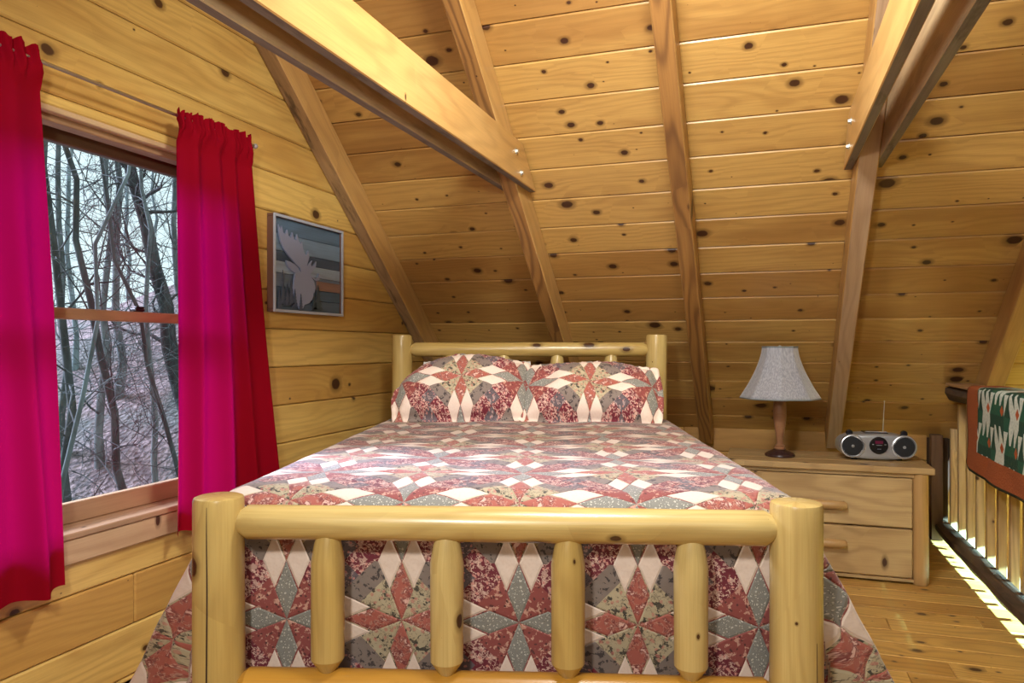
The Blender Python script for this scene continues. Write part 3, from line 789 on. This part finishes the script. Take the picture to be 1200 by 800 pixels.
def curtain(y0t, y1t, y0b, y1b, ztop, zbot, seed, label, folds=7):
    ns, nz = 150, 90; V = []; F = []; r = random.Random(seed); ph0 = r.uniform(0, 6)
    for j in range(nz+1):
        t = j/nz                      # 0 bottom .. 1 top
        z = zbot+(ztop-zbot)*t
        ya = y0b+(y0t-y0b)*t**1.0; yb_ = y1b+(y1t-y1b)*t**1.15
        head = max(0, (t-.965)/.035)
        for i in range(ns+1):
            s = i/ns
            ph = s*folds*2*math.pi+ph0+1.6*mnoise.noise(Vector((s*3+seed, t*.9, 0)))*(1.2)
            amp = .052*(.45+.65*mnoise.noise(Vector((s*5, seed, t*.8)))) * (1-.35*t)
            x = amp*math.sin(ph)
            if t > .94:              # gathered heading on the rod
                g_ = min(1, (t-.94)/.02); gp = s*40+2.2*mnoise.noise(Vector((s*9, seed, 4)))
                x = x*(1-g_*.75)+.011*math.sin(gp*2.1+seed)*g_ + .006*math.sin(gp*3.7+t*60)*g_
                if t < .975: x += .010*math.sin((t-.94)/.035*math.pi)
            y = ya+(yb_-ya)*s + .25*amp*math.cos(ph)*(1-t)
            zz = z+(.012*mnoise.noise(Vector((s*22, seed, 8)))+.006*mnoise.noise(Vector((s*50, seed, 1))))*head*1.6 + (-.006*math.sin(ph) if t < .02 else 0)
            V.append((XC+x+(.004 if t < .93 else .012), y, zz))
    for j in range(nz):
        for i in range(ns): F.append((j*(ns+1)+i, j*(ns+1)+i+1, (j+1)*(ns+1)+i+1, (j+1)*(ns+1)+i))
    o = pyobj('curtain', V, F, M_cur, None, None, True)
    return tag(o, label, 'curtain', 'red window curtains')
curtain(2.352, 2.79, 2.345, 3.02, 2.235, .53, 2.7, 'crimson curtain on the right side of the window, next to the moose picture', 4)
curtain(1.08, 1.765, 1.02, 1.868, 2.245, .475, 8.2, 'crimson curtain on the left side of the window, at the picture edge', 4)

# ------------------------------------------------------------ loft railing
rl = empty('loft_railing', (1.12, 3.4, 0), label='loft railing with a bark edged top rail and square pine balusters', cat='railing')
def waney(name, x0, x1, y0, y1, z0, z1, mat, seed, top_mat=None, cut=None):
    n = 60; V = []; F = []; sec = 10
    for j in range(n+1):
        yy = y0+(y1-y0)*j/n
        nn = lambda k: mnoise.noise(Vector((yy*3, k*1.7, seed)))
        xm = x0+.014*nn(1); xl = x0+.028+.014*nn(2)
        pts = [(xl+.01, z1), (xm, z1-.02-.008*nn(3)), (xm-.004+.01*nn(4), (z0+z1)/2), (xl, z0+.006*nn(5)), (x1, z0), (x1, z1)]
        V += [(a, yy, b) for a, b in pts]
    m = 6
    for j in range(n):
        for i in range(m): F.append((j*m+i, (j+1)*m+i, (j+1)*m+(i+1)%m, j*m+(i+1)%m))
    F.append(tuple(range(m))); F.append(tuple(n*m+i for i in range(m))[::-1])
    L = (y1-y0)/2
    o = pyobj(name, [(b-(y0+y1)/2, -(a-x0), c-z0) for a, b, c in V], F, mat, rl, frame((0,1,0), (-1,0,0), (0,0,1), (x0, (y0+y1)/2, z0)))
    autosmooth(o, 30); return o
waney('bottom_beam', 1.07, 1.15, 1.6, 5.62, .032, .125, M_beam, 3)
waney('top_rail', 1.055, 1.20, 1.6, 5.19, .955, 1.045, M_beam, 7)
box('rail_cap', rl, (1.052, 1.6, 1.046), (1.20, 5.15, 1.064), M_rail, .003, axis=1)
yy = 5.50
while yy > 1.7:
    zt = min(.985, S0-SL*(yy+.02)-.03)
    box('baluster', rl, (1.152, yy-.019, .028), (1.191, yy+.019, zt), M_bal, .002, axis=2)
    yy -= .2065
box('end_post', rl, (1.05, 5.54, .001), (1.12, 5.61, .70), pine('dark_post', (.16, .08, .04), (.10, .05, .025), (.04, .02, .01), kn=0, rough=.6), .003, axis=2)
box('newel_post', rl, (1.06, 1.5, .001), (1.18, 1.62, 1.10), M_bal, .004, axis=2)

# unseen blocker added to trim the stair spot to a narrow floor strip
st = box('stair_blocker', None, (1.98, 1.6, .3585), (2.03, 6.0, 1.15), M_wall, .003, axis=1, kind='structure')

# green quilt draped over the rail
gq = Mat('bear_paw_quilt', .8)
uvn = gq.new('ShaderNodeUVMap'); sp_ = gq.new('ShaderNodeSeparateXYZ'); gq.t.links.new(uvn.outputs[0], sp_.inputs[0])
U = N(gq.t, sp_.outputs[0]); V_ = N(gq.t, sp_.outputs[1])
cw, chh = .21, .165
p = U/cw; q = V_/chh
fx = p.frac(); fz = q.frac()
par = ((p.floor()+q.floor())*.5).frac().gt(.25)
saw = (fx*3.0).frac()
fzp = fz*(par*-1.0+1.0)+(fz*-1.0+1.0)*par
claw = (fzp - (saw*.66+.10)).gt(0) * (fzp.gt(.28)) * (fx-fzp*.35).gt(.08)                 # pale claws standing on green
dk = (fz-(fx*1.1-.1)).abs().lt(.13)
base = gq.mix(par, (.010, .095, .055), (.007, .055, .035))
pale = gq.mix(gq.noise(gq.vec(U, V_, 0.0), 90, 2).step(.4, .7), (.62, .68, .62), (.45, .54, .50))
c = gq.mix(claw, base, pale)
c = gq.mix(fx.lt(.28)*fz.lt(.62)*(fz-fx*2.2).gt(0), c, pale)
rust = ((fx-.86).abs()+(fz-.14).abs()*.8).lt(.13)
c = gq.mix(rust, c, (.42, .085, .02))
BY1 = 4.51
sparkle = gq.noise(gq.vec(U, V_, 0.0), 160, 2)
brd = gq.mix(sparkle.step(.42, .62), (.27, .055, .012), (.42, .12, .035))
border = U.lt(.19).max(V_.lt(.115))
c = gq.mix(border, c, brd)
edge = U.lt(.008).max(V_.lt(.012))
c = gq.mix(edge, c, (.012, .03, .02))
gq.color(c); gq.bump(gq.noise(gq.vec(U, V_, 0.0), 45, 2)+sparkle*.4, .5, .004)
V = []; F = []; UV = []
ns, nt = 70, 60
ylen = 1.55; hang = .44; topw = .19; Lt = hang+topw+.40
for j in range(nt+1):
    d = Lt*j/nt
    for i in range(ns+1):
        s = ylen*i/ns
        hem = 0
        cr = max(0, .07-s)/.07
        dd = d
        if d < hang: x, z = 1.032, 1.078-hang+d; 
        elif d < hang+topw: x, z = 1.032+(d-hang), 1.078
        else: x, z = 1.032+topw, 1.078-(d-hang-topw)
        # soften the two folds
        for e, sg in ((hang, -1), (hang+topw, 1)):
            k = max(0, 1-abs(d-e)/.025)
            x -= sg*.0; z -= .008*k*k; x += (.006*k*k if sg < 0 else -.006*k*k)
        if d < .06: z += .035*cr**2*(1-d/.06)
        wv = .010*mnoise.noise(Vector((s*3, d*4, 2))) + .012*math.sin(s*7+1)*max(0, 1-d/hang)
        x -= abs(wv)*(1 if d < hang else 0)
        V.append((x-.004, BY1-s, z+(abs(wv)*.3 if hang <= d <= hang+topw else 0)-.012*math.sin(s*3.1)*max(0, 1-d/hang))); UV.append((s, d))
for j in range(nt):
    for i in range(ns): F.append((j*(ns+1)+i, (j+1)*(ns+1)+i, (j+1)*(ns+1)+i+1, j*(ns+1)+i+1))
o = pyobj('hanging_quilt', V, F, gq.m, None, None, True)
uvl = o.data.uv_layers.new(name='UVMap')
for l in o.data.loops: uvl.data[l.index].uv = UV[l.vertex_index]
sm = o.modifiers.new('t', 'SOLIDIFY'); sm.thickness = .010; sm.offset = 1
tag(o, 'green and white patchwork quilt with a rust border draped over the loft railing', 'quilt')

# ------------------------------------------------------------ the woods outside
def onx(u, v, x):
    a = (u-600)/866; b = (407-v)/866; c, s = math.cos(YAW), math.sin(YAW)
    k = x/(a*c-s); return Vector((x, k*(a*s+c), 1.28+k*b))
def gz(x, y):
    return -1.6+.12*(-x-4)+.55*max(-4, min(6, y-10))-.35*max(0, -x-15)+.12*mnoise.noise(Vector((x*.4, y*.4, 0)))
gm = Mat('leaf_litter', .9); x, y_, z = gm.coord(rnd=False); P3 = gm.vec(x, y_, z)
d1, cc = gm.voro(P3, 9); n1 = gm.noise(P3, .6, 4); n2 = gm.noise(P3, 14, 3)
sepc = gm.new('ShaderNodeSeparateColor'); gm.t.links.new(cc, sepc.inputs[0])
c = gm.mix(N(gm.t, sepc.outputs[0]), (.07, .052, .05), (.26, .19, .18)); c = gm.mix(n1.step(.45, .6)*.6, c, (.07, .10, .085)); c = gm.mix(n2.step(.5, .6)*.5, c, (.03, .025, .022))
gm.color(c); gm.bump(d1+n2, .8, .05)
V = []; F = []; nx, ny = 70, 80
for i in range(nx+1):
    for j in range(ny+1):
        X_ = -3.2-30*(i/nx)**1.4; Y_ = -6+46*j/ny; V.append((X_, Y_, gz(X_, Y_)-(1.2*max(0, 1-(-X_-3.2)/1.5))))
for i in range(nx):
    for j in range(ny): F.append((i*(ny+1)+j, i*(ny+1)+j+1, (i+1)*(ny+1)+j+1, (i+1)*(ny+1)+j))
tag(pyobj('hillside', V, F, gm.m, None, None, True), kind='structure')

def bark(name, a, b):
    m = Mat(name, .9); x, y, z = m.coord(); n = m.noise(m.vec(x*8, y*8, z*2.0), 1, 4, .6); n2 = m.noise(m.vec(x, y, z), 1.3, 2)
    m.color(m.mix((n*.7+n2*.4-.05).step(.35, .7), a, b)); m.bump(n, .6, .02); return m.m
BK = [bark('bark_dark', (.02, .022, .022), (.075, .085, .083)), bark('bark_grey', (.06, .072, .072), (.17, .20, .20)), bark('bark_hazed', (.14, .18, .185), (.28, .35, .36))]  # last bark is paler, distance haze put into its colour
def tube(V, F, pts, rs, n=5):
    base = len(V)
    for k, p in enumerate(pts):
        d = (pts[min(k+1, len(pts)-1)]-pts[max(k-1, 0)]).normalized()
        a = d.orthogonal().normalized(); b = d.cross(a)
        for i in range(n):
            t = 2*math.pi*i/n; V.append(p+(a*math.cos(t)+b*math.sin(t))*rs[k])
    for k in range(len(pts)-1):
        for i in range(n):
            j = (i+1) % n; F.append((base+k*n+i, base+k*n+j, base+(k+1)*n+j, base+(k+1)*n+i))
def wander(r, p, d, L, seg, curl, up=.0):
    pts = [p.copy()]
    for i in range(seg):
        d = (d+Vector((r.gauss(0, curl), r.gauss(0, curl), r.gauss(0, curl)+up))).normalized()
        p = p+d*(L/seg); pts.append(p.copy())
    return pts
def tree(base, top, r0, mat, seed, label, nb=22, tw=5, group=None, low=.12):
    r = random.Random(seed); base = Vector(base); top = Vector(top); r0 *= .72
    t = empty('bare_tree', base, label=label, cat='tree', group=group)
    H = (top-base).length; seg = 12; pts = []; rs = []
    for i in range(seg+1):
        f = i/seg; j = Vector((r.gauss(0, .012*H*.5), r.gauss(0, .012*H*.5), 0)) if 0 < i else Vector()
        pts.append(base.lerp(top, f)+j); rs.append(r0*(1-.72*f)+.004+(r0*.35 if i == 0 else 0))
    V, F = [], []; tube(V, F, pts, rs, 9); tr_ = pyobj('trunk', [v-base for v in V], F, mat, t, Matrix.Translation(base), True)
    V, F = [], []
    for b in range(nb):
        f = low+(1-low)*(b+r.random())/nb; k = f*seg; i = min(seg-1, int(k)); p = pts[i].lerp(pts[i+1], k-i)
        ang = r.uniform(0, 6.283); L = H*r.uniform(.16, .34)*(1.15-.6*f)
        d = Vector((math.cos(ang), math.sin(ang), r.uniform(.1, .9))).normalized()
        bp = wander(r, p, d, L, 7, .22, .05); rb = max(.006, r0*r.uniform(.16, .34)*(1-.5*f))
        tube(V, F, bp, [rb*(1-.8*q/7) for q in range(8)], 5)
        for c_ in range(tw):
            q = r.uniform(.2, 1)*6.9; i = int(q); pp = bp[i].lerp(bp[i+1], q-i)
            dd = ((bp[i+1]-bp[i]).normalized()+Vector((r.gauss(0, .8), r.gauss(0, .8), r.gauss(.1, .6)))).normalized()
            tp = wander(r, pp, dd, L*r.uniform(.25, .55), 5, .28); tube(V, F, tp, [max(.003, rb*.38)*(1-.7*z_/5) for z_ in range(6)], 3)
            for e_ in range(2):
                q2_ = r.uniform(.3, 1)*4.9; i2 = int(q2_); p2 = tp[i2].lerp(tp[i2+1], q2_-i2)
                d2 = ((tp[i2+1]-tp[i2]).normalized()+Vector((r.gauss(0, .8), r.gauss(0, .8), r.gauss(0, .6)))).normalized()
                t2 = wander(r, p2, d2, L*r.uniform(.12, .25), 3, .25); tube(V, F, t2, [.0035, .003, .0025, .002], 3)
    tag(pyobj('branches', [v-base for v in V], F, mat, t, Matrix.Translation(base), True), kind='stuff')
def T(x, u0, v0, u1, v1, r0, k, seed, label, **kw):
    """a trunk standing at distance x beyond the wall that passes the two sight lines"""
    a = onx(u0, v0, x); b = onx(u1, v1, x); d = (b-a).normalized()
    g0 = gz(a.x, a.y)-.2; base = a+d*((g0-a.z)/d.z); top = b+d*3.2
    tree(base, top, r0, BK[k], seed, label, **kw)
T(-7.5, 148, 560, 100, 320, .085, 0, 1, 'dark crooked tree leaning left in the middle of the window view', nb=26, tw=6)
T(-6.2, 80, 585, 130, 300, .040, 1, 2, 'slender pale green grey tree leaning right across the window view', nb=16)
T(-10, 198, 400, 150, 180, .22, 0, 3, 'broad dark tree with the thickest trunk near the right curtain', nb=30, tw=6)
T(-9, 180, 530, 172, 330, .07, 1, 4, 'grey tree with a straight trunk rising from the leaf covered bank', nb=24, tw=6)
T(-8.6, 84, 540, 58, 200, .09, 0, 5, 'dark tree beside the left curtain, seen through the upper pane', nb=28, tw=6)
T(-11, 120, 480, 128, 200, .10, 1, 6, 'mid grey tree standing behind the crooked dark tree', nb=26, tw=6)
T(-6.8, 206, 560, 178, 440, .05, 0, 7, 'dark sapling bending low over the bank near the right curtain', nb=18, tw=6, low=.25)
r = random.Random(21)
for i in range(24):
    x = -r.uniform(11.5, 18); m_ = r.uniform(.60, 1.30); yb2 = -x*m_; zb = gz(x, yb2)-.2
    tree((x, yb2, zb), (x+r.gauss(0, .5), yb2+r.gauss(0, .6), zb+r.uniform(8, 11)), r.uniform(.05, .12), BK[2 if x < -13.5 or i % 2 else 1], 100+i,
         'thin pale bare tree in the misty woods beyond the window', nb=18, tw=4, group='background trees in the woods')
